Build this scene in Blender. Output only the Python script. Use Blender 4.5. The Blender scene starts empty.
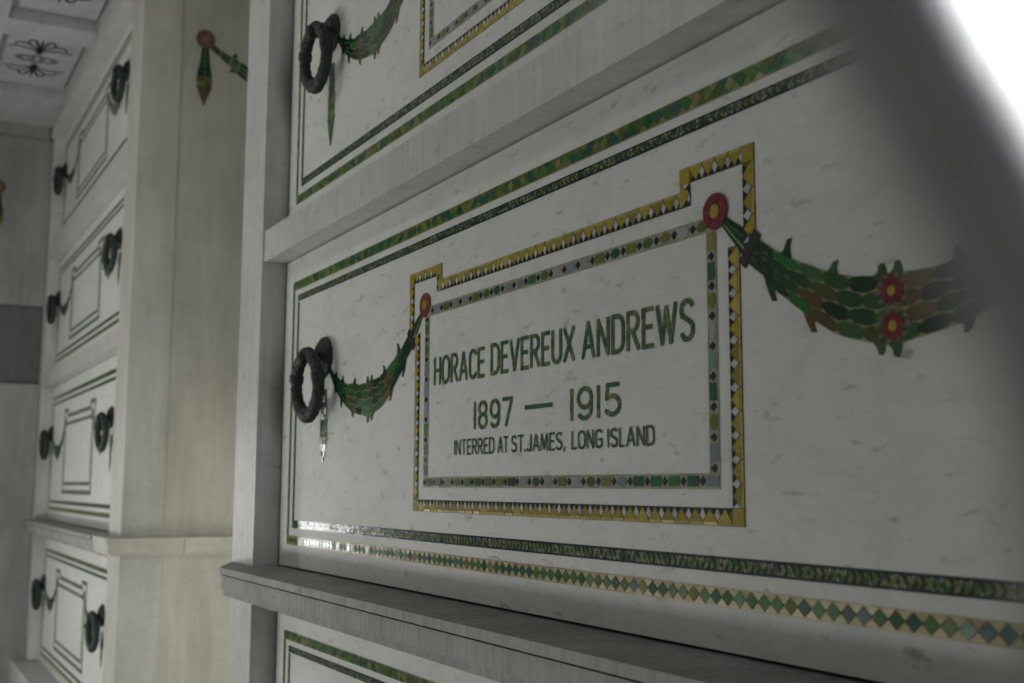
import bpy, bmesh, math, random
from mathutils import Vector, Matrix
random.seed(7)
PI = math.pi
sc = bpy.context.scene
C = sc.collection

# ------------------------------------------------------------------ camera
yaw, pitch, roll = math.radians(61.5), math.radians(7.094), math.radians(.23)
CAM = Vector((0, -.85, 1.2))
FW = Vector((-math.sin(yaw)*math.cos(pitch), math.cos(yaw)*math.cos(pitch), math.sin(pitch)))
RT0 = Vector((math.cos(yaw), math.sin(yaw), 0))
UP0 = RT0.cross(FW)
RT = RT0*math.cos(roll) + UP0*math.sin(roll)
UP = -RT0*math.sin(roll) + UP0*math.cos(roll)
cd = bpy.data.cameras.new('camera')
cam = bpy.data.objects.new('camera', cd)
C.objects.link(cam)
cam.matrix_world = Matrix(((RT.x, UP.x, -FW.x, CAM.x), (RT.y, UP.y, -FW.y, CAM.y), (RT.z, UP.z, -FW.z, CAM.z), (0, 0, 0, 1)))
cd.sensor_width = 36
cd.lens = 1169.66*36/1024
cd.clip_start = .01
cd.dof.use_dof = True
cd.dof.focus_distance = 1.75
cd.dof.aperture_fstop = cd.lens/1000/.0075
sc.camera = cam

# ------------------------------------------------------------------ world, light, exposure
w = bpy.data.worlds.new('world')
sc.world = w
w.use_nodes = True
w.node_tree.nodes['Background'].inputs[0].default_value = (.86, .93, 1, 1)
w.node_tree.nodes['Background'].inputs[1].default_value = .010
sc.view_settings.view_transform = 'Standard'
sc.view_settings.look = 'None'
sc.view_settings.gamma = 1
sc.view_settings.exposure = 0
sc.view_settings.use_curve_mapping = False

def area(name, loc, direction, sx, sy, power, col, spread=180):
    l = bpy.data.lights.new(name, 'AREA')
    l.shape = 'RECTANGLE'
    l.size, l.size_y, l.energy, l.color = sx, sy, power, col
    l.spread = math.radians(spread)
    o = bpy.data.objects.new(name, l)
    C.objects.link(o)
    o.location = loc
    o.rotation_euler = Vector(direction).to_track_quat('-Z', 'Y').to_euler()
    return o

# daylight from opposite doorway, end window and bay window; the others are added fills
area('overhead_fill', (-3.4, -1.9, 3.19), (-.2, .6, -1), 1.1, .3, 10, (.985, 1, .975))  # added fill under a closed ceiling, lifts ledge tops and panel foot
area('doorway_daylight', (-4.3, -2.6, .24), (0, 1, .16), 2.6, .36, 35.5, (1, 1, .945))
area('end_window_daylight', (-6.97, -1.50, 1.08), (1, 0, 0), .28, .8, 9, (1, 1, 1))
area('bay_window_daylight', (-3.6, .66, .75), (0, -1, 0), .8, 1.2, 6.6, (1, .98, .92))
area('right_side_fill', (3.2, -.65, 1.5), (-1, 0, 0), .5, 2.0, 28, (.98, .99, 1))  # added fill from the right, brightens the side faces of the pilasters
area('scroll_fill', (.26, -.40, 1.42), (-.62, -.72, -.3), .10, .10, 4.2, (1, 1, 1), 25)  # small added lamp aimed at the scroll to turn one side white

# ------------------------------------------------------------------ materials
def nodes(name):
    m = bpy.data.materials.new(name)
    m.use_nodes = True
    nt = m.node_tree
    return m, nt, nt.nodes['Principled BSDF']

def ramp(nt, stops):
    r = nt.nodes.new('ShaderNodeValToRGB')
    e = r.color_ramp.elements
    while len(e) < len(stops): e.new(.5)
    for el, (p, c) in zip(e, stops):
        el.position = p
        el.color = (*c, 1) if len(c) == 3 else c
    return r

def noise(nt, coord, scale, detail=5, rough=.55, dist=0.):
    n = nt.nodes.new('ShaderNodeTexNoise')
    n.inputs['Scale'].default_value = scale
    n.inputs['Detail'].default_value = detail
    n.inputs['Roughness'].default_value = rough
    n.inputs['Distortion'].default_value = dist
    nt.links.new(coord, n.inputs['Vector'])
    return n.outputs['Fac']

def mapped(nt, scale=(1, 1, 1), rot=(0, 0, 0)):
    g = nt.nodes.new('ShaderNodeNewGeometry')
    mp = nt.nodes.new('ShaderNodeMapping')
    mp.inputs['Scale'].default_value = scale
    mp.inputs['Rotation'].default_value = rot
    nt.links.new(g.outputs['Position'], mp.inputs['Vector'])
    return mp.outputs['Vector']

def mul(nt, a, b, fac=1.):
    x = nt.nodes.new('ShaderNodeMix')
    x.data_type = 'RGBA'
    x.blend_type = 'MULTIPLY'
    x.inputs[0].default_value = fac
    nt.links.new(a, x.inputs[6])
    nt.links.new(b, x.inputs[7])
    return x.outputs[2]

def marble(name, base, vein=.35, fleck=.5, streak=0., rough=.32, grime=0.):
    m, nt, bs = nodes(name)
    b = base
    cloud = ramp(nt, [(.3, tuple(c*.92 for c in b)), (.62, b)])
    nt.links.new(noise(nt, mapped(nt, (1.2, 1.2, 2)), 2.6, 6, .6, .4), cloud.inputs[0])
    out = cloud.outputs[0]
    v = ramp(nt, [(.455, (1, 1, 1)), (.5, (1-vein,)*3), (.545, (1, 1, 1))])
    nt.links.new(noise(nt, mapped(nt, (1, 1, 1.6), (0, .7, 0)), 3.2, 9, .68, .5), v.inputs[0])
    out = mul(nt, out, v.outputs[0], .25)
    f = ramp(nt, [(.60, (1, 1, 1)), (.74, (1-fleck, 1-fleck, 1-fleck))])
    nt.links.new(noise(nt, mapped(nt, (22, 22, 52), (0, .75, 0)), 1.0, 4, .6, .3), f.inputs[0])
    out = mul(nt, out, f.outputs[0], .8)
    if streak:
        s = ramp(nt, [(.36, (1-streak,)*3), (.62, (1, 1, 1))])
        nt.links.new(noise(nt, mapped(nt, (75, 40, 4)), 1.0, 5, .62), s.inputs[0])
        out = mul(nt, out, s.outputs[0])
        s2 = ramp(nt, [(.35, (1-streak*.6,)*3), (.6, (1, 1, 1))])
        nt.links.new(noise(nt, mapped(nt, (7, 9, 1.2)), 1.0, 4, .6), s2.inputs[0])
        out = mul(nt, out, s2.outputs[0])
    if grime:
        s = ramp(nt, [(.34, (1-grime, 1-grime, 1-grime*1.1)), (.66, (1, 1, 1))])
        nt.links.new(noise(nt, mapped(nt, (5, 5, 1.4)), 1.0, 6, .6, .3), s.inputs[0])
        out = mul(nt, out, s.outputs[0])
    nt.links.new(out, bs.inputs['Base Color'])
    bs.inputs['Roughness'].default_value = rough
    bs.inputs['Specular IOR Level'].default_value = .35
    return m

def plain(name, col, rough=.5, metal=0., bump=0., bscale=200):
    m, nt, bs = nodes(name)
    r = ramp(nt, [(.3, tuple(c*.75 for c in col)), (.7, tuple(min(1, c*1.15) for c in col))])
    tc = nt.nodes.new('ShaderNodeTexCoord')
    f = noise(nt, tc.outputs['Object'], bscale, 4)
    nt.links.new(f, r.inputs[0])
    nt.links.new(r.outputs[0], bs.inputs['Base Color'])
    bs.inputs['Roughness'].default_value = rough
    bs.inputs['Metallic'].default_value = metal
    if bump:
        bn = nt.nodes.new('ShaderNodeBump')
        bn.inputs['Strength'].default_value = bump
        bn.inputs['Distance'].default_value = .002
        nt.links.new(f, bn.inputs['Height'])
        nt.links.new(bn.outputs[0], bs.inputs['Normal'])
    return m

def tile_material(name, rough, metal=0., spec=.5):
    m, nt, bs = nodes(name)
    a = nt.nodes.new('ShaderNodeVertexColor')
    a.layer_name = 'tile'
    tc = nt.nodes.new('ShaderNodeTexCoord')
    r = ramp(nt, [(.3, (.7, .7, .7)), (.7, (1, 1, 1))])
    nt.links.new(noise(nt, tc.outputs['Object'], 260, 3), r.inputs[0])
    nt.links.new(mul(nt, a.outputs[0], r.outputs[0]), bs.inputs['Base Color'])
    bs.inputs['Roughness'].default_value = rough
    bs.inputs['Metallic'].default_value = metal
    bs.inputs['Specular IOR Level'].default_value = spec
    return m

M_PANEL = marble('panel_marble', (.71, .722, .698), .3, .6, rough=.5)
M_TRIM = marble('trim_marble', (.66, .66, .645), .3, .3, .14, .4)
M_LEDGE = marble('ledge_marble', (.42, .42, .415), .3, .3, .34, .5, .3)
M_WALL = marble('wall_marble', (.62, .61, .54), .2, .2, .10, .45, .22)
M_PIER = marble('pier_marble', (.62, .615, .575), .2, .2, .10, .45, .22)
M_DARK = marble('dark_stone', (.16, .165, .165), .3, .2, .2, .5)
M_END = marble('end_wall_marble', (.42, .42, .415), .2, .2, .12, .4, .3)
M_CEIL = marble('ceiling_marble', (.60, .60, .615), .25, .25, .18, .5)
M_VOID = plain('joint_shadow_mortar', (.05, .05, .045), .9)
M_FLOOR = marble('floor_marble', (.45, .45, .44), .3, .3)
M_BRONZE = plain('dark_bronze', (.030, .042, .039), .6, .2, .5, 90)
M_GATE = plain('gate_paint', (.36, .36, .375), .6)
M_TILE = tile_material('mosaic_glass', .15, 0., .45)
M_GOLD = tile_material('gold_glass', .26, .05, .35)

# ------------------------------------------------------------------ object helpers
def link(o, parent=None):
    C.objects.link(o)
    if parent: o.parent = parent
    return o

def thing(name, label, cat, loc=(0, 0, 0), group=None):
    o = bpy.data.objects.new(name, None)
    o.empty_display_size = .1
    link(o)
    o.location = loc
    o['label'] = label
    o['category'] = cat
    if group: o['group'] = group
    return o

def from_bm(name, bm, mat, parent=None, smooth=False, bevel=0.):
    me = bpy.data.meshes.new(name)
    if bevel:
        bmesh.ops.bevel(bm, geom=[e for e in bm.edges if e.calc_face_angle(0) > .5], offset=bevel, segments=2, affect='EDGES', profile=.6)
    bmesh.ops.recalc_face_normals(bm, faces=bm.faces[:])
    if smooth:
        for f in bm.faces: f.smooth = True
    bm.to_mesh(me)
    bm.free()
    me.materials.append(mat)
    return link(bpy.data.objects.new(name, me), parent)

def add_box(bm, a, b):
    x0, y0, z0 = [min(p, q) for p, q in zip(a, b)]
    x1, y1, z1 = [max(p, q) for p, q in zip(a, b)]
    v = [bm.verts.new(p) for p in ((x0, y0, z0), (x1, y0, z0), (x1, y1, z0), (x0, y1, z0), (x0, y0, z1), (x1, y0, z1), (x1, y1, z1), (x0, y1, z1))]
    for q in ((0, 3, 2, 1), (4, 5, 6, 7), (0, 1, 5, 4), (1, 2, 6, 5), (2, 3, 7, 6), (3, 0, 4, 7)):
        bm.faces.new([v[i] for i in q])

def add_prism(bm, pts, lo, hi, axis='x'):
    """extrude a polygon along an axis; pts are (y,z) for x, (x,y) for z"""
    mk = (lambda p, t: (t, p[0], p[1])) if axis == 'x' else ((lambda p, t: (p[0], p[1], t)) if axis == 'z' else (lambda p, t: (p[0], t, p[1])))
    A = [bm.verts.new(mk(p, lo)) for p in pts]
    B = [bm.verts.new(mk(p, hi)) for p in pts]
    n = len(pts)
    bm.faces.new(A[::-1]); bm.faces.new(B)
    for i in range(n):
        bm.faces.new((A[i], A[(i+1) % n], B[(i+1) % n], B[i]))

def structure(name, boxes, mat, bevel=.0025, parent=None):
    bm = bmesh.new()
    for a, b in boxes: add_box(bm, a, b)
    o = from_bm(name, bm, mat, parent, bevel=bevel)
    if not parent: o['kind'] = 'structure'
    return o

# ------------------------------------------------------------------ mosaic helper: flat tesserae bedded in a wall
def srgb(r, g, b):
    f = lambda c: (c/255/12.92) if c/255 <= .04045 else ((c/255+.055)/1.055)**2.4
    return (f(r), f(g), f(b))

class Mosaic:
    """tiles in the plane of a face; coordinates (u, v) on it, mapped by self.to3(u, v, out)"""
    def __init__(self, to3=None, tilt=.011):
        self.v, self.f, self.c, self.g = [], [], [], []
        self.to3 = to3 or (lambda u, v, h: (u, -h, v))
        self.tilt = tilt
    def tile(self, pts, col, h=.0014, gold=False, tilt=None, jit=.16):
        t = self.tilt if tilt is None else tilt
        cu = sum(p[0] for p in pts)/len(pts)
        cv = sum(p[1] for p in pts)/len(pts)
        a, b = random.gauss(0, t), random.gauss(0, t)
        n = len(self.v)
        for p in pts:
            self.v.append(self.to3(p[0], p[1], h + max(-.0005, min(.0005, a*(p[0]-cu) + b*(p[1]-cv)))))
        self.f.append(tuple(range(n, n+len(pts))))
        k = 1 + random.uniform(-jit, jit)
        self.c.append(tuple(max(0, x*k) for x in col))
        self.g.append(1 if gold else 0)
    def slab(self, pts, col, h=.0008):
        """a bed with side faces, so that the inlay has thickness"""
        n = len(self.v)
        m = len(pts)
        for p in pts: self.v.append(self.to3(p[0], p[1], h))
        for p in pts: self.v.append(self.to3(p[0], p[1], -.002))
        self.f.append(tuple(range(n, n+m))); self.c.append(col); self.g.append(0)
        for i in range(m):
            j = (i+1) % m
            self.f.append((n+i, n+m+i, n+m+j, n+j)); self.c.append(col); self.g.append(0)
    def build(self, name, parent):
        me = bpy.data.meshes.new(name)
        me.from_pydata(self.v, [], self.f)
        me.materials.append(M_TILE)
        me.materials.append(M_GOLD)
        at = me.color_attributes.new('tile', 'FLOAT_COLOR', 'CORNER')
        i = 0
        for p, c, g in zip(me.polygons, self.c, self.g):
            p.material_index = g
            for _ in range(p.loop_total):
                at.data[i].color = (*c, 1)
                i += 1
        me.update()
        bm = bmesh.new(); bm.from_mesh(me)
        bm.to_mesh(me); bm.free()
        return link(bpy.data.objects.new(name, me), parent)

GREENS = [srgb(*c) for c in ((20, 92, 52), (34, 110, 60), (52, 120, 62), (70, 128, 72), (34, 88, 84), (48, 104, 96), (26, 100, 66), (84, 130, 66), (60, 96, 84))]
OLIVES = [srgb(*c) for c in ((112, 128, 60), (92, 118, 56), (128, 132, 72), (78, 108, 52), (140, 140, 84))]
GOLD = srgb(176, 162, 112)
YELLOW = [srgb(*c) for c in ((182, 166, 58), (172, 156, 52), (192, 176, 76), (160, 146, 66))]
GOLDBAR = srgb(186, 172, 96)
WHITE = srgb(205, 208, 214)
NAVY = srgb(40, 48, 62)
GREYS = [srgb(*c) for c in ((158, 168, 174), (136, 152, 158), (172, 176, 184), (144, 158, 152))]
CREAM = srgb(176, 168, 132)

def strip_map(p0, p1, side):
    """(s, t) along a segment: t = 0 at the segment, growing towards side (+1 left of travel)"""
    d = Vector((p1[0]-p0[0], p1[1]-p0[1]))
    L = d.length
    d.normalize()
    n = Vector((-d.y, d.x))*side
    return (lambda s, t: (p0[0]+d.x*s+n.x*t, p0[1]+d.y*s+n.y*t)), L

def bed(M, mp, L, w, col, h=.0008, s0=0.):
    M.slab([mp(s0, 0), mp(L, 0), mp(L, w), mp(s0, w)], col, h)

def diamond_strip(M, p0, p1, side, w, pitch, olive=False):
    mp, L = strip_map(p0, p1, side)
    n = max(1, round(L/pitch)); q = L/n
    bed(M, mp, L, w, srgb(120, 116, 84))
    e = w*.10
    for i in range(n):
        s = i*q
        k = random.random()
        col = random.choice(OLIVES if k < (.38 if olive else .12) else GREENS)
        M.tile([mp(s+.03*q, w/2), mp(s+q/2, w-e*.6), mp(s+.97*q, w/2), mp(s+q/2, e*.6)], col)
        for (lo, m) in ((e*.5, w*.46), (w-e*.5, w*.54)):
            g = random.choice(OLIVES) if olive else GOLD
            if olive and random.random() < .35: g = random.choice(GREENS)
            M.tile([mp(s+.53*q, lo), mp(s+q, m), mp(s+1.47*q if i < n-1 else s+q, lo)], g, .0012, gold=not olive, tilt=.014)
    for i in range(0, n, 2):     # thin gold edge bars
        for t in (0, w-e*.45):
            M.tile([mp(i*q+.0004, t), mp(min(L, (i+2)*q)-.0004, t), mp(min(L, (i+2)*q)-.0004, t+e*.45), mp(i*q+.0004, t+e*.45)], CREAM, .0012, gold=True)

def cable_strip(M, p0, p1, side, w, pitch):
    mp, L = strip_map(p0, p1, side)
    n = max(1, round(L/pitch)); q = L/n
    bed(M, mp, L, w, srgb(74, 78, 84))
    for i in range(n):
        s = i*q
        c1 = random.choice(OLIVES) if random.random() < .8 else random.choice(GREENS)
        c2 = random.choice(OLIVES) if random.random() < .8 else random.choice(GREENS)
        M.tile([mp(s, w*.18), mp(s+.55*q, w*.2), mp(s+.95*q, w*.5), mp(s+.4*q, w*.5)], c1)
        M.tile([mp(s, w*.82), mp(s+.4*q, w*.5), mp(s+.95*q, w*.5), mp(s+.55*q, w*.8)], c2)
        M.tile([mp(s+.08*q, w*.02), mp(s+.95*q, w*.02), mp(s+.6*q, w*.2), mp(s+.1*q, w*.18)], NAVY)
        M.tile([mp(s+.08*q, w*.98), mp(s+.1*q, w*.82), mp(s+.6*q, w*.8), mp(s+.95*q, w*.98)], NAVY)
        M.tile([mp(s+.62*q, w*.22), mp(s+q, w*.1), mp(s+1.0*q, w*.45)], random.choice(GREYS) if random.random() < .4 else NAVY)
        M.tile([mp(s+.62*q, w*.78), mp(s+1.0*q, w*.55), mp(s+q, w*.9)], random.choice(GREYS) if random.random() < .4 else NAVY)

def tooth_strip(M, p0, p1, side, w, pitch):
    """yellow frame: t = 0 on the inner edge"""
    mp, L = strip_map(p0, p1, side)
    n = max(1, round(L/pitch)); q = L/n
    bed(M, mp, L, w, srgb(120, 110, 60))
    o = .78*w
    for i in range(n):
        s = i*q
        y = random.choice(YELLOW)
        M.tile([mp(s+.04*q, o), mp(s+.26*q, .42*w), mp(s+.5*q, .08*w), mp(s+.74*q, .42*w), mp(s+.96*q, o)], y)
        M.tile([mp(s+.02*q, o*.95), mp(s-.2*q if i else s, .42*w), mp(s, .03*w), mp(s+.2*q, .42*w)], WHITE)
        M.tile([mp(s+.04*q, .02*w), mp(s+.46*q, .02*w), mp(s+.23*q, .36*w)], NAVY)
        M.tile([mp(s+.54*q, .02*w), mp(s+.96*q, .02*w), mp(s+.77*q, .36*w)], NAVY)
        M.tile([mp(s+.03*q, o+.01*w), mp(s+.97*q, o+.01*w), mp(s+.97*q, w*.98), mp(s+.03*q, w*.98)], GOLDBAR, .0013, gold=True, tilt=.03)

def jewel_strip(M, p0, p1, side, w, pitch):
    mp, L = strip_map(p0, p1, side)
    n = max(1, round(L/pitch)); q = L/n
    bed(M, mp, L, w, srgb(176, 176, 164))
    for i in range(n):
        s = i*q
        a, b = .17*w, .86*w
        M.tile([mp(s, w/2), mp(s+.16*q, a), mp(s+.32*q, w/2), mp(s+.16*q, b)], srgb(38, 42, 56))
        g = random.random()
        col = random.choice(GREYS) if g < .4 else (random.choice(OLIVES) if g < .68 else random.choice(GREENS))
        if random.random() < .5:
            M.tile([mp(s+.36*q, a), mp(s+.96*q, a), mp(s+.96*q, b), mp(s+.36*q, b)], col)
        else:
            M.tile([mp(s+(.66+.29*math.cos(k*PI/5))*q, w*(.5+.38*math.sin(k*PI/5))) for k in range(10)], col)
        for t0, t1 in ((.02*w, .10*w), (.90*w, .98*w)):
            M.tile([mp(s, t0), mp(s+.97*q, t0), mp(s+.97*q, t1), mp(s, t1)], CREAM, .0012, gold=True, tilt=.04)

def rect_frame(fn, M, x0, x1, z0, z1, w, *a, **k):
    """four strips with butt corners inside the outline x0..x1, z0..z1; t = 0 on the outer edge"""
    fn(M, (x0, z0), (x1, z0), 1, w, *a, **k)
    fn(M, (x1, z1), (x0, z1), 1, w, *a, **k)
    fn(M, (x1, z0+w), (x1, z1-w), 1, w, *a, **k)
    fn(M, (x0, z1-w), (x0, z0+w), 1, w, *a, **k)

# ------------------------------------------------------------------ lettering strokes (unit cell: width w, height 1)
def arc(cx, cy, rx, ry, a0, a1, n=10):
    return [(cx+rx*math.cos(math.radians(a0+(a1-a0)*i/n)), cy+ry*math.sin(math.radians(a0+(a1-a0)*i/n))) for i in range(n+1)]
GL = {
 'H': (.46, [[(0, 0), (0, 1)], [(.46, 0), (.46, 1)], [(0, .52), (.46, .52)]]),
 'O': (.52, [arc(.26, .72, .26, .28, 0, 180)+arc(.26, .28, .26, .28, 180, 360)+[(.52, .72)]]),
 'R': (.46, [[(0, 0), (0, 1), (.22, 1)]+arc(.22, .75, .22, .25, 90, -90)+[(0, .5)], [(.2, .5), (.46, 0)]]),
 'A': (.54, [[(0, 0), (.27, 1), (.54, 0)], [(.1, .3), (.44, .3)]]),
 'C': (.46, [arc(.26, .74, .24, .26, 20, 180, 8)+arc(.26, .26, .24, .26, 180, 340, 8)]),
 'E': (.38, [[(.38, 1), (0, 1), (0, 0), (.38, 0)], [(0, .52), (.33, .52)]]),
 'D': (.48, [[(0, 0), (0, 1), (.2, 1)]+arc(.2, .72, .28, .28, 90, 0, 6)+arc(.2, .28, .28, .28, 0, -90, 6)+[(0, 0)]]),
 'V': (.5, [[(0, 1), (.25, 0), (.5, 1)]]),
 'U': (.46, [[(0, 1), (0, .25)]+arc(.23, .24, .23, .24, 180, 360, 8)+[(.46, 1)]]),
 'X': (.5, [[(0, 0), (.5, 1)], [(0, 1), (.5, 0)]]),
 'N': (.48, [[(0, 0), (0, 1), (.48, 0), (.48, 1)]]),
 'W': (.74, [[(0, 1), (.19, 0), (.37, .95), (.55, 0), (.74, 1)]]),
 'S': (.46, [arc(.23, .76, .22, .24, 20, 180, 8)+[(.05, .62), (.23, .52), (.41, .4)]+arc(.23, .25, .22, .25, 20, -160, 9)]),
 'I': (.0, [[(0, 0), (0, 1)]]),
 'T': (.44, [[(0, 1), (.44, 1)], [(.22, 1), (.22, 0)]]),
 'J': (.34, [[(.34, 1), (.34, .22)]+arc(.17, .2, .17, .2, 0, -170, 8)]),
 'M': (.6, [[(0, 0), (.06, 1), (.3, .1), (.54, 1), (.6, 0)]]),
 'L': (.34, [[(0, 1), (0, 0), (.34, 0)]]),
 'G': (.5, [arc(.26, .74, .25, .26, 25, 180, 8)+arc(.26, .26, .25, .26, 180, 350, 8)+[(.5, .45), (.28, .45)]]),
 '.': (.0, [[(0, -.04), (0, .1)]]),
 ',': (.04, [[(.04, .1), (0, -.14)]]),
 '1': (.0, [[(0, 0), (0, 1)]]),
 '8': (.42, [arc(.21, .75, .19, .25, 90, 450, 14), arc(.21, .26, .21, .26, 90, 450, 14)]),
 '9': (.42, [arc(.21, .68, .21, .32, 0, 360, 16), [(.42, .68), (.41, .36)]+arc(.2, .28, .21, .28, 0, -150, 8)]),
 '7': (.42, [[(0, 1), (.42, 1), (.14, 0)]]),
 '5': (.42, [[(.38, 1), (.06, 1), (.03, .56)]+arc(.2, .34, .22, .3, 115, -150, 12)]),
}

def stroke(M, pts, sw, cols, seg):
    """polyline as a chain of small tesserae"""
    P = [Vector(p) for p in pts]
    for i in range(len(P)-1):
        a, b = P[i], P[i+1]
        L = (b-a).length
        if L < 1e-6: continue
        d = (b-a)/L
        n = Vector((-d.y, d.x))*sw/2
        k = max(1, round(L/seg))
        ext = sw*.32 if k > 1 or L > sw else sw*.12
        for j in range(k):
            s = a+d*(L*j/k-(ext if j == 0 else 0))
            e = a+d*(L*(j+1)/k+(ext if j == k-1 else 0))
            M.tile([s-n, e-n, e+n, s+n], random.choice(cols), .0013 + random.uniform(-.0002, .0002))

LETTER = [srgb(*c) for c in ((86, 116, 74), (66, 108, 82), (112, 124, 74), (78, 110, 76), (62, 102, 82), (126, 130, 84), (74, 116, 76))]
def write(M, text, x0, x1, z0, h, sw, cols=LETTER):
    gap = .22
    W = sum(GL[c][0] for c in text) + gap*(len(text)-1)
    k = (x1-x0-sw)/W
    x = x0+sw/2
    for c in text:
        gw, st = GL[c]
        for s in st:
            stroke(M, [(x+p[0]*k, z0+sw/2+p[1]*(h-sw)) for p in s], sw, cols, h*.22)
        x += (gw+gap)*k

# ------------------------------------------------------------------ garlands and rosettes
GAR = [(.0, .0, -.008), (.02, -.012, -.030), (.047, -.028, -.062), (.06, -.037, -.075), (.085, -.055, -.093), (.10, -.064, -.109), (.13, -.080, -.130),
       (.16, -.093, -.150), (.19, -.105, -.168), (.22, -.113, -.177), (.25, -.116, -.184), (.267, -.116, -.187), (.30, -.119, -.182), (.33, -.118, -.178),
       (.36, -.113, -.172), (.385, -.114, -.162), (.41, -.107, -.150), (.44, -.097, -.132), (.47, -.085, -.107), (.495, -.066, -.082), (.515, -.052, -.066)]
def gar(d):
    for a, b in zip(GAR, GAR[1:]):
        if d <= b[0]:
            t = (d-a[0])/(b[0]-a[0])
            return a[1]+(b[1]-a[1])*t, a[2]+(b[2]-a[2])*t
    return GAR[-1][1:]

DG = [srgb(*c) for c in ((24, 66, 44), (28, 80, 48), (36, 72, 52), (20, 58, 42))]
BG = [srgb(*c) for c in ((40, 118, 58), (48, 104, 56))]
BRN = [srgb(*c) for c in ((96, 78, 52), (108, 88, 58), (84, 84, 50))]
MG = [srgb(*c) for c in ((62, 104, 62), (74, 112, 70), (54, 96, 54))]
PALE = srgb(168, 172, 130)
def gcol(d, warm):
    if d < .12: p = DG
    elif d < .15: p = BG if random.random() < .5 else DG
    elif d < .19: p = BRN if random.random() < .7 else MG
    elif d < .24: p = MG if random.random() < .6 else DG
    elif d < .31: p = MG if random.random() < .75 else BRN
    elif d < .35: p = DG
    elif d < .40: p = BRN+MG if warm else DG
    else: p = DG
    return random.choice(p)

def flower(M, cx, cz, r, red, yel, h=.0022, n=6):
    M.slab([(cx+r*1.02*math.cos(k*PI/10), cz+r*1.02*math.sin(k*PI/10)) for k in range(20)], srgb(120, 80, 84), h-.0005)
    for k in range(n):
        a0, a1 = 2*PI*k/n+.06, 2*PI*(k+1)/n-.06
        pts = [(cx+r*.46*math.cos(a0), cz+r*.46*math.sin(a0))]
        pts += [(cx+r*math.cos(a0+(a1-a0)*t/4), cz+r*math.sin(a0+(a1-a0)*t/4)) for t in range(5)]
        pts += [(cx+r*.46*math.cos(a1), cz+r*.46*math.sin(a1))]
        M.tile(pts, red, h)
    M.tile([(cx+r*.4*math.cos(k*PI/4), cz+r*.4*math.sin(k*PI/4)) for k in range(8)], yel, h+.0002)

RED = srgb(136, 50, 62)
RUST = srgb(146, 78, 56)
def garland(M, x0, z0, sgn, flowers=True, scale=1.):
    M.tilt = .012
    X = lambda d: x0+sgn*d*scale
    Z = lambda dz: z0+dz
    # grout bed following the outline with leaf tips
    tips_top = [(.118, .018), (.186, .012), (.252, .011), (.272, .011), (.345, .012), (.415, .012), (.455, .008)]
    tips_bot = [(.092, .02), (.152, .017), (.248, .011), (.268, .012), (.352, .011), (.42, .016), (.457, .01)]
    ds = [.058+i*.457/60 for i in range(61)]
    for a, b in zip(ds, ds[1:]):
        ta, ba = gar(a); tb, bb = gar(b)
        M.slab([(X(a), Z(ba)), (X(b), Z(bb)), (X(b), Z(tb)), (X(a), Z(ta))], PALE, .0009)
    for tips, k, sg in ((tips_top, 0, 1), (tips_bot, 1, -1)):
        for d, h in tips:
            e0, e1, e2 = gar(d-.011)[k], gar(d+.001)[k], gar(d+.009)[k]
            lean = .006 if d < .24 else (-.004 if d > .3 else 0)
            M.slab([(X(d-.011), Z(e0-sg*.003)), (X(d+.009), Z(e2-sg*.003)), (X(d+.0065), Z(e1+sg*h*.45)), (X(d+.004+lean), Z(e1+sg*h)), (X(d-.001+lean*.7), Z(e1+sg*h*.95)), (X(d-.003), Z(e1+sg*h*.35))],
                   gcol(d, not flowers), .0012)
    # scale cells
    pitch = .036
    n = int(.445/pitch)+1
    for i in range(-1, n+1):
        for r in range(-2, 4):
            off = .5 if (r % 2) else 0
            dc = .066+(i+off)*pitch
            bc = -1+ (r+.5)*.5
            pts = []
            for (du, dv) in ((-.74, 0), (-.34, .25), (.1, .285), (.42, .22), (.74, 0), (.42, -.22), (.1, -.285), (-.34, -.25)):
                d = min(.515, max(.059, dc+du*pitch*.9))
                b = max(-.985, min(.985, bc+dv*.92))
                t, bo = gar(d)
                pts.append((X(d), Z((t+bo)/2+b*(t-bo)/2)))
            ar = abs(sum(p[0]*q[1]-q[0]*p[1] for p, q in zip(pts, pts[1:]+pts[:1])))/2
            if ar > 8e-6: M.tile(pts, gcol(min(.5, max(.08, dc)), not flowers), .0017)
    # ribs between rosette and band
    for b0, b1, col in ((-1, -.55, DG[0]), (-.5, -.3, PALE), (-.25, .2, DG[1]), (.25, .42, MG[1]), (.48, 1, DG[3])):
        q = []
        for d in (.012, .03, .058):
            t, bo = gar(d)
            m, hw = (t+bo)/2, (t-bo)/2
            q.append((d, m+b0*hw, m+b1*hw))
        for (d0, l0, h0), (d1, l1, h1) in zip(q, q[1:]):
            M.slab([(X(d0), Z(l0)), (X(d1), Z(l1)), (X(d1), Z(h1)), (X(d0), Z(h0))], col, .0012)
    hv, wv = (.0135, .0165), (.0052, -.0045)
    M.slab([(X(.060+a*hv[0]+b*wv[0]), Z(-.056+a*hv[1]+b*wv[1])) for a, b in ((-1, -1), (-1, 1), (1, 1), (1, -1))], srgb(66, 56, 60), .002)
    if flowers:
        for dz in (-.134, -.168):
            for k in range(10):
                a = 2*PI*k/10
                M.tile([(X(.267)+.020*math.cos(a-.2), Z(dz)+.0155*math.sin(a-.2)), (X(.267)+.023*math.cos(a), Z(dz)+.0175*math.sin(a)), (X(.267)+.020*math.cos(a+.2), Z(dz)+.0155*math.sin(a+.2)), (X(.267)+.012*math.cos(a), Z(dz)+.012*math.sin(a))], srgb(128, 120, 110), .0019)
            flower(M, X(.267), Z(dz), .0135, RED, YELLOW[0], .0024)

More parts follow.
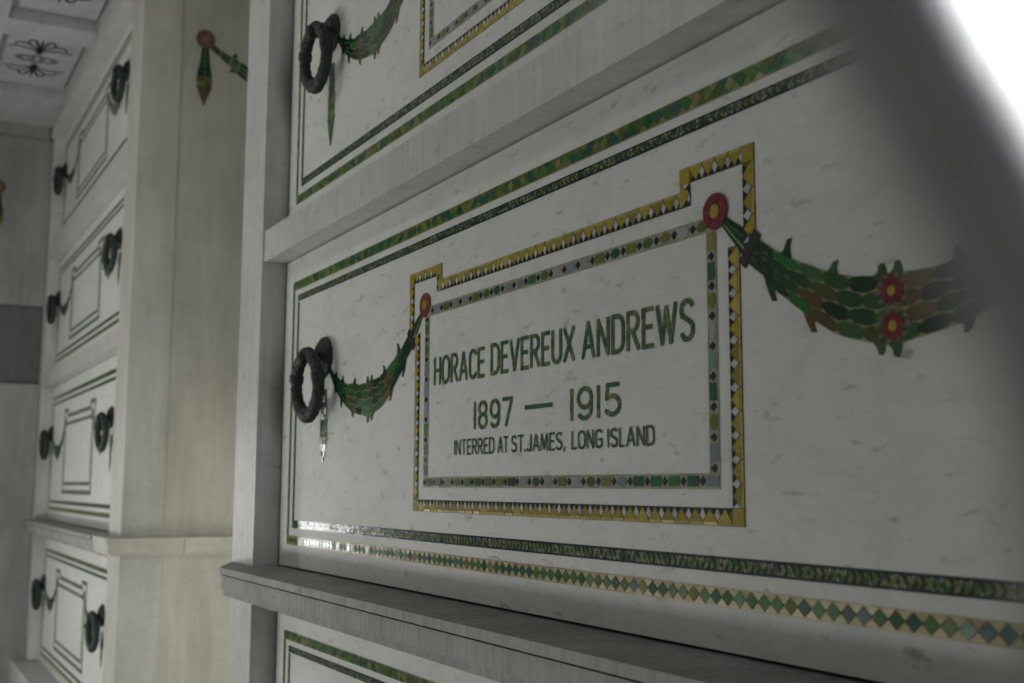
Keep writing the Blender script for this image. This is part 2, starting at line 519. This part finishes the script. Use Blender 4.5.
def ribbon_drop(M, cx, top, bottom, wmax, cols, prof=None):
    """the tail of mosaic hanging below a knob: small scales, tapering to a point"""
    L = top-bottom
    prof = prof or [(0, .45), (.25, .6), (.55, 1), (.72, .8), (1, .05)]
    def hw(t):
        for a, b in zip(prof, prof[1:]):
            if t <= b[0]: return wmax/2*(a[1]+(b[1]-a[1])*(t-a[0])/(b[0]-a[0]))
        return .001
    N = 12
    for i in range(N):
        t0, t1 = i/N, (i+1)/N
        z0, z1 = top-t0*L, top-t1*L
        M.slab([(cx-hw(t1), z1), (cx+hw(t1), z1), (cx+hw(t0), z0), (cx-hw(t0), z0)], PALE, .0009)
        a, b, m = hw(t0)*.94, hw(t1)*.94, (z0+z1)/2
        for s in (-1, 1):
            M.tile([(cx+s*.0006, z1+.0003), (cx+s*b, z1+.0012), (cx+s*a, z0+.0006), (cx+s*.0006, z0-.0006)], cols(t0), .0016, tilt=.06)
        if i in (5, 8):
            for s in (-1, 1):
                M.slab([(cx+s*a*.9, z0), (cx+s*(a+.006), z0+.003), (cx+s*a*.9, z1)] if s > 0 else [(cx+s*a*.9, z1), (cx+s*(a+.006), z0+.003), (cx+s*a*.9, z0)], cols(t0), .0013)

# ------------------------------------------------------------------ bronze ring handle
def ring_mesh():
    bm = bmesh.new()
    NU, NV, R, r = 120, 22, .0555, .0136
    grid = []
    for i in range(NU):
        u = 2*PI*i/NU
        row = []
        for j in range(NV):
            v = 2*PI*j/NV
            k = (u/(2*PI)*18 + (.5 if int(v/(2*PI)*6) % 2 else 0)) % 1     # overlapping laurel leaves
            leaf = .0032*(1-k)*abs(math.sin(v*3))**.6
            rr = r*.86+leaf
            for c0 in (PI*.5, PI*.93, PI*.07, PI*1.5):                       # crossed bindings
                dd = abs((u-c0+PI) % (2*PI)-PI)
                if dd < .13: rr = r*1.14
            for c0 in (PI*1.25, PI*1.75):
                dd = abs((u-c0+PI) % (2*PI)-PI)
                if dd < .05: rr = r*1.05
            q = R*(1+.03*math.cos(4*u))+rr*math.cos(v)
            cu, su = math.cos(u), math.sin(u)
            row.append(bm.verts.new((q*math.copysign(abs(cu)**.82, cu)*.94, rr*math.sin(v), q*math.copysign(abs(su)**.86, su)*1.13)))
        grid.append(row)
    for i in range(NU):
        for j in range(NV):
            bm.faces.new((grid[i][j], grid[(i+1) % NU][j], grid[(i+1) % NU][(j+1) % NV], grid[i][(j+1) % NV]))
    return bm

def lathe(bm, prof, axis_at=(0, 0, 0), n=32, sx=1., petals=0, amp=0.):
    """profile of (radius, out) spun about the -Y axis"""
    rows = []
    for r, y in prof:
        row = []
        for i in range(n):
            a = 2*PI*i/n
            k = 1+amp*abs(math.cos(petals*a/2)) if petals else 1
            row.append(bm.verts.new((axis_at[0]+r*k*sx*math.cos(a), axis_at[1]-y, axis_at[2]+r*k*math.sin(a))))
        rows.append(row)
    for A, B in zip(rows, rows[1:]):
        for i in range(n):
            bm.faces.new((A[i], A[(i+1) % n], B[(i+1) % n], B[i]))
    bm.faces.new(rows[0]); bm.faces.new(rows[-1][::-1])

_ring = {}
def ring_handle(parent, x, z):
    bm = bmesh.new()
    lathe(bm, [(.044, .0), (.045, .004), (.043, .009), (.037, .010), (.036, .014), (.028, .019), (.016, .022), (.004, .023)], n=40)
    plate = from_bm('ring_handle', bm, M_BRONZE, parent, True) if 'p' not in _ring else link(bpy.data.objects.new('ring_handle', _ring['p']), parent)
    if 'p' in _ring: bm.free()
    _ring['p'] = plate.data
    plate.location = (x, 0, z)
    if 'h' not in _ring:
        bm = bmesh.new()
        lathe(bm, [(.013, .018), (.010, .024), (.0095, .046), (.014, .050), (.0165, .056), (.013, .062), (.004, .064)], (0, 0, -.006), 24)
        _ring['h'] = from_bm('knob', bm, M_BRONZE, plate, True).data
        o = from_bm('ring', ring_mesh(), M_BRONZE, plate, True)
        _ring['r'] = o.data
    else:
        link(bpy.data.objects.new('knob', _ring['h']), plate)
        o = link(bpy.data.objects.new('ring', _ring['r']), plate)
    o.location = (0, -.040, -.062)
    o.rotation_euler = (math.radians(2), 0, math.radians(7))
    return plate

# ------------------------------------------------------------------ one crypt front (local origin: middle of its bottom edge)
def dup(src, loc, label, group=None, zs=1.):
    r = src.copy()
    C.objects.link(r)
    r.location = loc
    r['label'] = label
    if group: r['group'] = group
    r.scale = (1, 1, zs)
    for ch in list(src.children):
        c = ch.copy(); C.objects.link(c); c.parent = r
        if ch.name.startswith('ring_handle'): c.scale = (1, 1, 1/zs)
        for g in list(ch.children):
            d = g.copy(); C.objects.link(d); d.parent = c
    return r

def crypt_front(label, group, loc, hw, bw, ring_x, text=None, ring_z=.4635, slab_h=.7175, ext=0., olive_foot=False, zs=1., dull=False, gdz=0., tail=0.):
    """hw, bw: half widths of slab and border; ext: how much further both reach on the right"""
    global YELLOW, GOLDBAR
    keep = YELLOW, GOLDBAR
    if dull: YELLOW, GOLDBAR = [srgb(104, 106, 78), srgb(96, 100, 76)], srgb(120, 120, 96)
    t = thing('crypt_front', label, 'crypt front', loc, group)
    t.scale = (1, 1, zs)
    bm = bmesh.new()
    add_box(bm, (-hw, 0, .004), (hw+ext, .03, slab_h))
    from_bm('slab', bm, M_PANEL, t, bevel=.0015)
    # double border
    b0, b1 = .0529, .6632
    M = Mosaic()
    w = .0212
    be = bw+ext
    diamond_strip(M, (-bw, b0), (be, b0), 1, w, .0205, olive_foot)
    diamond_strip(M, (be, b1), (-bw, b1), 1, w, .0205, True)
    diamond_strip(M, (be, b0+w), (be, b1-w), 1, .0125, .0205, True)
    diamond_strip(M, (-bw, b1-w), (-bw, b0+w), 1, .0125, .0205, True)
    M.build('outer_border', t)
    M = Mosaic()
    w = .0175
    i0, i1, ix = b0+.038, b1-.034, bw-.036
    cable_strip(M, (-ix, i0), (ix+ext, i0), 1, w, .0108)
    cable_strip(M, (ix+ext, i1), (-ix, i1), 1, w*.85, .0108)
    cable_strip(M, (ix+ext, i0+w), (ix+ext, i1-w), 1, .011, .0108)
    cable_strip(M, (-ix, i1-w), (-ix, i0+w), 1, .011, .0108)
    M.build('inner_border', t)
    # name tablet frame: crossette outline in yellow teeth
    M = Mosaic()
    zb, zt, ze, zq = .1425, .5445, .573, .4600
    xi, xo, xe = .4535, .4820, .4820
    fw = .0205
    xr, xear, xin = .4535, .4815, .343
    out = [(-xr, zb), (xr, zb), (xr, zq), (xear, zq), (xear, ze), (xin, ze), (xin, zt), (-xin, zt), (-xin, ze), (-xear, ze), (-xear, zq), (-xr, zq)]
    # strips run along the inner edge with t growing outward
    def seg(a, b): tooth_strip(M, a, b, -1, fw, .0271)
    seg((-xr+fw, zb+fw), (xr-fw, zb+fw))
    seg((xr-fw, zb+fw), (xr-fw, zq))
    seg((xear-fw, zq), (xear-fw, ze-fw))
    seg((xear-fw, ze-fw), (xin+fw, ze-fw))
    seg((xin+fw, ze-fw), (xin+fw, zt-fw+.0005))
    seg((xin+fw, zt-fw), (-xin-fw, zt-fw))
    seg((-xin-fw, zt-fw), (-xin-fw, ze-fw))
    seg((-xin-fw, ze-fw), (-xear+fw, ze-fw))
    seg((-xear+fw, ze-fw), (-xear+fw, zq))
    seg((-xr+fw, zq), (-xr+fw, zb+fw))
    for cx, cz in ((-xr, zb), (xr-fw, zb), (xear-fw, ze-fw), (-xear, ze-fw), (xin, ze-fw), (-xin-fw, ze-fw)):   # corner blocks
        M.slab([(cx, cz), (cx+fw, cz), (cx+fw, cz+fw), (cx, cz+fw)], srgb(120, 110, 60), .00085)
        M.tile([(cx+.0006, cz+.0006), (cx+fw-.0006, cz+.0006), (cx+fw-.0006, cz+fw-.0006), (cx+.0006, cz+fw-.0006)], YELLOW[1], .0014)
    M.build('tablet_frame', t)
    M = Mosaic()
    rect_frame(jewel_strip, M, -.4115, .4115, .184, .503, .0182, .0372)
    M.build('tablet_border', t)
    # inscription
    if text: text(t)
    # garlands with rosettes, ribbon tails, handles
    for s in (-1, 1):
        M = Mosaic()
        garland(M, s*.4115, .508+gdz, s, s > 0, (ring_x-.4235)/.515)
        g = M.build('garland', t)
        M = Mosaic()
        flower(M, s*.4115, .507+gdz, .0215, RED if s > 0 else RUST, YELLOW[0], .0030)
        r = M.build('rosette', g)
        r['label'] = 'round flower with dull red petals and a yellow centre'
        M = Mosaic(tilt=.1)
        ribbon_drop(M, s*ring_x, ring_z-.07, ring_z-.228-tail, .044, lambda q: random.choice(MG+OLIVES[:2] if q > .4 else DG), [(0, .6), (.25, .8), (.55, 1), (.8, .75), (1, .12)])
        M.build('ribbon_tail', t)
        ring_handle(t, s*ring_x, ring_z).scale = (1, 1, 1/zs)
    YELLOW, GOLDBAR = keep
    return t

def inscription(t):
    xc, zc = -1.477, 1.0145
    dk = [srgb(*c) for c in ((58, 92, 72), (74, 102, 66), (64, 98, 74))]
    for wd, a, b, z, h, sw, cols in (
            ('HORACE', -1.849, -1.656, 1.3735, .0505, .0064, LETTER), ('DEVEREUX', -1.6349, -1.3813, 1.374, .0515, .0064, LETTER), ('ANDREWS', -1.3629, -1.1087, 1.3735, .0535, .0064, LETTER),
            ('1897', -1.6925, -1.5615, 1.291, .0465, .0062, LETTER), ('-', -1.521, -1.445, 1.3175, 0, .0066, LETTER[3:5]), ('1915', -1.393, -1.267, 1.2905, .0470, .0064, LETTER[:3]+[LETTER[5]]),
            ('INTERRED', -1.7647, -1.6208, 1.2515, .0262, .0033, dk), ('AT', -1.6097, -1.5754, 1.2515, .0262, .0033, dk), ('ST.JAMES,', -1.5652, -1.4071, 1.2515, .0262, .0033, dk),
            ('LONG', -1.3899, -1.3111, 1.2515, .0262, .0033, dk), ('ISLAND', -1.299, -1.193, 1.2515, .0262, .0033, dk)):
        M = Mosaic()
        if wd == '-':
            stroke(M, [(a-xc, z-zc), (b-xc, z-zc)], sw, cols, .02)
            M.build('inscription_dash', t)['label'] = 'dark green mosaic dash between the two years'
        else:
            write(M, wd, a-xc, b-xc, z-zc, h, sw, cols)
            M.build('inscription_word', t)['label'] = 'green mosaic lettering reading ' + wd.strip(',')

# ------------------------------------------------------------------ architecture
PX0, PX1 = -2.905, -2.724           # pilaster at the left of the near bank
YF = -.057                         # front plane of pilasters
ZC = 3.23                          # underside of the ceiling frame
structure('floor', [((-7.3, -2.9, -.1), (.6, .9, 0))], M_FLOOR, 0)
structure('wall_crypt_bank', [((-2.9, .032, 0), (.25, .25, 3.6))], M_VOID, 0)
structure('wall_far_crypt_bank', [((-7.05, .032, 0), (-4.4, .25, 3.6))], M_VOID, 0)
structure('trim_1', [((PX0, YF, 0), (PX1, .03, 3.6)), ((PX0, .03, 0), (-2.90, .68, 3.6))], M_TRIM)
structure('trim_2', [((-.239, YF, 0), (-.02, .03, 3.6))], M_TRIM)
structure('trim_3', [((PX1, YF+.005, 1.736), (-.239, .031, 1.811))], M_TRIM, .003)
structure('trim_4', [((PX1, YF+.005, 2.535), (-.239, .031, 2.61))], M_TRIM, .003)

def ledge(name, x0, x1, yb, y, zt, mitre0=0., mitre1=0.):
    """stepped ledge: nosing, fascia, bed mould"""
    bm = bmesh.new()
    for inset, za, zb in ((0, -.0145, 0), (.03, -.0195, -.0145), (.010, -.0505, -.0195), (.042, -.0555, -.0505), (.026, -.069, -.0555)):
        yy = y+inset
        k = max(0, (abs(y-YF)-inset))/max(1e-4, abs(y-YF))
        pts = [(x0, yb), (x1, yb), (x1, YF-.002), (x1-mitre1*k, yy), (x0+mitre0*k, yy), (x0, YF-.002)]
        add_prism(bm, pts, zt+za, zt+zb, 'z')
    o = from_bm(name, bm, M_LEDGE, bevel=.002)
    o['kind'] = 'structure'
    return o
ledge('trim_5', PX0, -.02, .031, -.135, 1.0145, .185, 0)

# bay between the banks, with its own ledge
AX = -4.38
structure('wall_bay', [((-4.62, .0876, 0), (AX-.004, .68, 3.6)), ((-4.62, .68, 0), (PX0+.03, .8, 3.6))], M_WALL, 0)
structure('trim_6', [((-4.62, YF, 0), (AX, .0875, 3.6))], M_PIER)
bm = bmesh.new()
for ins, a, b in ((0, -.02, 0), (.006, -.052, -.02), (.016, -.062, -.052)):
    add_prism(bm, [(-4.625, -.115+ins), (AX+.06-ins, -.115+ins), (AX+.06-ins, .155), (-4.625, .155)], 1.0145+a, 1.0145+b, 'z')
    add_prism(bm, [(AX-.004, .157), (AX+.06-ins, .157), (AX+.06-ins, .678), (AX-.004, .678)], 1.0145+a, 1.0145+b, 'z')
o = from_bm('trim_7', bm, M_WALL, bevel=.002); o['kind'] = 'structure'

# far bank: left pilaster, ledge, beams, plinth
structure('trim_8', [((-7.05, YF, .27), (-6.885, .03, 3.6))], M_TRIM)
ledge('trim_9', -6.93, -4.626, .031, -.12, 1.0145, .05, 0)
for i, (z, h) in enumerate(((1.736, .068), (2.447, .10))):
    structure('trim_%d' % (10+i), [((-6.884, YF+.005, z), (-4.621, .031, z+h))], M_TRIM, .003)
structure('trim_12', [((-6.93, -.075, 3.155), (-4.38, .031, 3.198)), ((-6.93, -.04, 3.1985), (-4.38, .031, 3.212)), ((-6.93, -.062, 3.2125), (-4.38, .031, ZC))], M_TRIM, .002)
structure('baseboard_far_bank', [((-7.05, -.13, 0), (-4.3, .031, .265))], M_TRIM, .004)
structure('trim_13', [((-6.884, -.004, .266), (-4.621, .031, .3))], M_TRIM, .002)
structure('baseboard_near_bank', [((-2.99, -.13, 0), (.1, .031, .17))], M_TRIM, .004)

# end wall: dressed slabs, dark band, wainscot
structure('wall_end', [((-7.25, -2.9, 0), (-7.05, .25, 3.6))], M_WALL, 0)
structure('trim_14', [((-7.052, -2.85, 2.20), (-7.0, -.06, 3.16))], M_END, .003)
structure('trim_15', [((-7.052, -2.85, 1.76), (-7.03, -.06, 2.198))], M_DARK, .002)
structure('trim_16', [((-7.052, -2.85, 0), (-7.005, -.06, 1.758))], M_END, .004)
structure('trim_17', [((-7.052, -2.85, 3.162), (-6.96, -.08, ZC))], M_END, .003)

# coffered ceiling
ceil = [((-7.25, -2.9, ZC+.085), (.6, .9, ZC+.2))]
xs = [-6.43+1.06*i for i in range(7)]
ys = [-.453-.577*i for i in range(4)]
xr = [-7.25]+[v for x in xs for v in (x, x+.86)]+[.6]
for i in range(0, len(xr), 2):
    if xr[i+1] > xr[i]: ceil.append(((xr[i], -2.9, ZC), (xr[i+1], .9, ZC+.086)))
for x in xs:
    yy = [.9]+[v for y in ys for v in (y+.377, y)]+[-2.9]
    for i in range(0, len(yy), 2):
        if yy[i] > yy[i+1]: ceil.append(((x, yy[i+1], ZC), (x+.86, yy[i], ZC+.086)))
    for y in ys: ceil.append(((x+.012, y+.012, ZC+.055), (x+.848, y+.365, ZC+.084)))
structure('ceiling', ceil, M_CEIL, 0)

# opposite side with the doorway the daylight comes through
structure('wall_opposite', [((-7.25, -3.0, 0), (-5.65, -2.9, 3.6)), ((-2.55, -3.0, 0), (.6, -2.9, 3.6)), ((-5.65, -3.0, .6), (-2.55, -2.9, 3.6))], M_WALL, 0)

# ------------------------------------------------------------------ crypt fronts
NEAR = 'crypt fronts of the near bank'
FAR = 'crypt fronts of the bank beyond the bay'
XN, XF = -1.477, -5.90
near = crypt_front('white marble crypt front inscribed HORACE DEVEREUX ANDREWS with green and gold mosaic borders', NEAR, (XN, 0, 1.0145), 1.2265, 1.172, .937, inscription)
crypt_front('marble crypt front above the plain beam, its mosaic tablet cut off by the top edge', NEAR, (XN, 0, 1.8125), 1.2265, 1.172, .937, None, .4635-.066, olive_foot=True, gdz=-.055, tail=.03)
crypt_front('marble crypt front under the ledge below the inscribed one, only its top corner in view', NEAR, (XN, 0, .265), 1.2265, 1.172, .937, zs=.92)
far = crypt_front('white marble crypt front resting on the stepped ledge of the bank beyond the bay', FAR, (XF, 0, 1.0145), .975, .945, .905, None, ext=.27, dull=True)
dup(far, (XF, 0, .256), 'white marble crypt front below the ledge of the bank beyond the bay', None, .92)
dup(far, (XF, 0, 1.819), 'white marble crypt front second from the ceiling in the bank beyond the bay', None, .87)
dup(far, (XF, 0, 2.56), 'white marble crypt front right under the ceiling of the bank beyond the bay', None, .84)

# ------------------------------------------------------------------ garlands inlaid in the bay wall and the end wall
def hanging(label, to3, swag):
    t = thing('wall_garland', label, 'mosaic garland', to3(0, 0, 0))
    loc = Vector(to3(0, 0, 0))
    f = lambda u, v, h: tuple(Vector(to3(u, v, h))-loc)
    M = Mosaic(f)
    flower(M, 0, 0, .036, srgb(110, 92, 72), srgb(132, 114, 88), .003, 8)
    M.build('rosette', t)
    M = Mosaic(f)
    cols = lambda q: random.choice(DG if q < .5 else BRN+OLIVES[:2])
    ribbon_drop(M, 0, -.032, -.268, .064, cols)
    M.build('pendant', t)
    if swag:
        M = Mosaic(f)
        pts = [(.02, -.02, .012), (.06, -.045, .016), (.10, -.068, .022), (.13, -.085, .030), (.17, -.105, .034), (.24, -.13, .036), (.32, -.13, .034)]
        for (u0, v0, w0), (u1, v1, w1) in zip(pts, pts[1:]):
            M.slab([(u0-w0*.35, v0-w0), (u1-w1*.35, v1-w1), (u1+w1*.35, v1+w1*.6), (u0+w0*.35, v0+w0*.6)], PALE, .0009)
            for k in range(3):
                a0, a1 = -1+1.6*k/3+.05, -1+1.6*(k+1)/3-.05
                M.tile([(u0+a0*w0*.35+.002, v0+a0*w0), (u1+a0*w1*.35-.002, v1+a0*w1), (u1+a1*w1*.35-.002, v1+a1*w1), (u0+a1*w0*.35+.002, v0+a1*w0)], random.choice(DG if u0 < .1 else DG+MG+OLIVES[:2]), .0016)
        for u, v in ((.115, -.048), (.105, -.108)):
            M.slab([(u-.012, v-.004), (u+.012, v-.01), (u+.006, v+.016)], DG[1], .0012)
        M.build('swag', t)
    return t
hanging('green mosaic garland with brown rosette high on the bay wall beside the pilaster', lambda u, v, h: (AX-.004+h, .178+u, 2.913+v), True)
hanging('green pendant and rosette on the end wall at the left edge of the photo', lambda u, v, h: (-7.0+h, -.325+u, 2.86+v), False)

# ornaments on the ceiling coffers
def ornament(cx, cy, label):
    t = thing('ceiling_ornament', label, 'ceiling ornament', (cx, cy, ZC+.055), 'mosaic ornaments of the ceiling coffers')
    M = Mosaic(lambda u, v, h: (v, u, -h))
    dk = [srgb(*c) for c in ((58, 64, 66), (44, 66, 62), (70, 72, 74))]
    def leaf(pts, w0):
        n = len(pts)-1
        for i in range(n):
            a, b = Vector(pts[i]), Vector(pts[i+1])
            d = (b-a).normalized(); nn = Vector((-d.y, d.x))
            wa, wb = w0*math.sin(PI*(i/n*.8+.15)), w0*math.sin(PI*((i+1)/n*.8+.15))
            M.slab([a-nn*wa, b-nn*wb, b+nn*wb, a+nn*wa], random.choice(dk), .0012)
    for s in (1, -1):
        for k, (du, dv, cu) in enumerate(((0, .16, 0), (.05, .16, .02), (.095, .11, .045), (.115, .05, .03))):
            for m in ((1, -1) if du else (1,)):
                P = [(0, s*.10), (m*du*.25, s*(.10+dv*.55)), (m*du*.6, s*(.10+dv*.95)), (m*du*.95, s*(.10+dv*1.0)), (m*du*1.2, s*(.10+dv*.82)), (m*du*1.22, s*(.10+dv*.6))] if du else [(0, s*.10), (0, s*.16), (0, s*.22), (0, s*.29)]
                leaf(P, .0085)
        M.tile([(.016*math.cos(k*PI/6), s*.09+.02*math.sin(k*PI/6)) for k in range(12)], dk[1], .0013)
    for k in range(14):
        a = 2*PI*k/14
        M.tile([(.085*math.cos(a)+.02*math.cos(q*PI/4), .045*math.sin(a)+.013*math.sin(q*PI/4)) for q in range(8)], srgb(128, 128, 132), .0013)
    for k in range(6):
        a = 2*PI*k/6
        M.tile([(.035*math.cos(a)+.014*math.cos(q*PI/4), .018*math.sin(a)+.01*math.sin(q*PI/4)) for q in range(8)], srgb(112, 112, 116), .0014)
    M.build('palmettes', t)
    return t
for i, lab in ((0, 'dark palmette ornament on the second ceiling coffer counted along the far bank'), (1, 'dark and green palmette ornament on the ceiling coffer cut off by the top edge')):
    ornament(xs[i]+.43, -.265, lab)

# ------------------------------------------------------------------ entrance gate, its scroll just beside the camera
def at(px, py, depth):
    return CAM+(FW+RT*((px-512)/1169.66)-UP*((py-341.5)/1169.66))*depth
def tube(bm, pts, radii, n=20):
    rows = []
    for i, p in enumerate(pts):
        d = (pts[min(i+1, len(pts)-1)]-pts[max(i-1, 0)]).normalized()
        a = d.cross(Vector((0, 1, .3))).normalized(); b = d.cross(a).normalized()
        rows.append([bm.verts.new(p+(a*math.cos(2*PI*k/n)+b*math.sin(2*PI*k/n))*radii[i]) for k in range(n)])
    for A, B in zip(rows, rows[1:]):
        for k in range(n): bm.faces.new((A[k], A[(k+1) % n], B[(k+1) % n], B[k]))
    bm.faces.new(rows[0][::-1]); bm.faces.new(rows[-1])
gate = thing('entrance_gate', 'out of focus grey gate scroll with brightly lit white edge in the upper right corner', 'gate', (.10, -.72, 0))
gl = Vector(gate.location)
D = .085
ctrl = [(740, -360, 7.5), (865, -120, 8), (924, 0, 8.4), (957, 60, 8.4), (990, 115, 8.4), (1038, 200, 8.4), (1090, 300, 8.4), (1120, 420, 8), (1136, 560, 7.5), (1144, 720, 7)]
bm = bmesh.new()
tube(bm, [at(x, y, D)-gl for x, y, r in ctrl], [r/1000 for x, y, r in ctrl], 28)
from_bm('scroll', bm, M_GATE, gate, True)
bm = bmesh.new()
add_box(bm, (.0, -.02, 0), (.04, .02, 2.6))
add_box(bm, (-.005, -.025, 0), (.045, .025, .03))
from_bm('stile', bm, M_GATE, gate, bevel=.003)
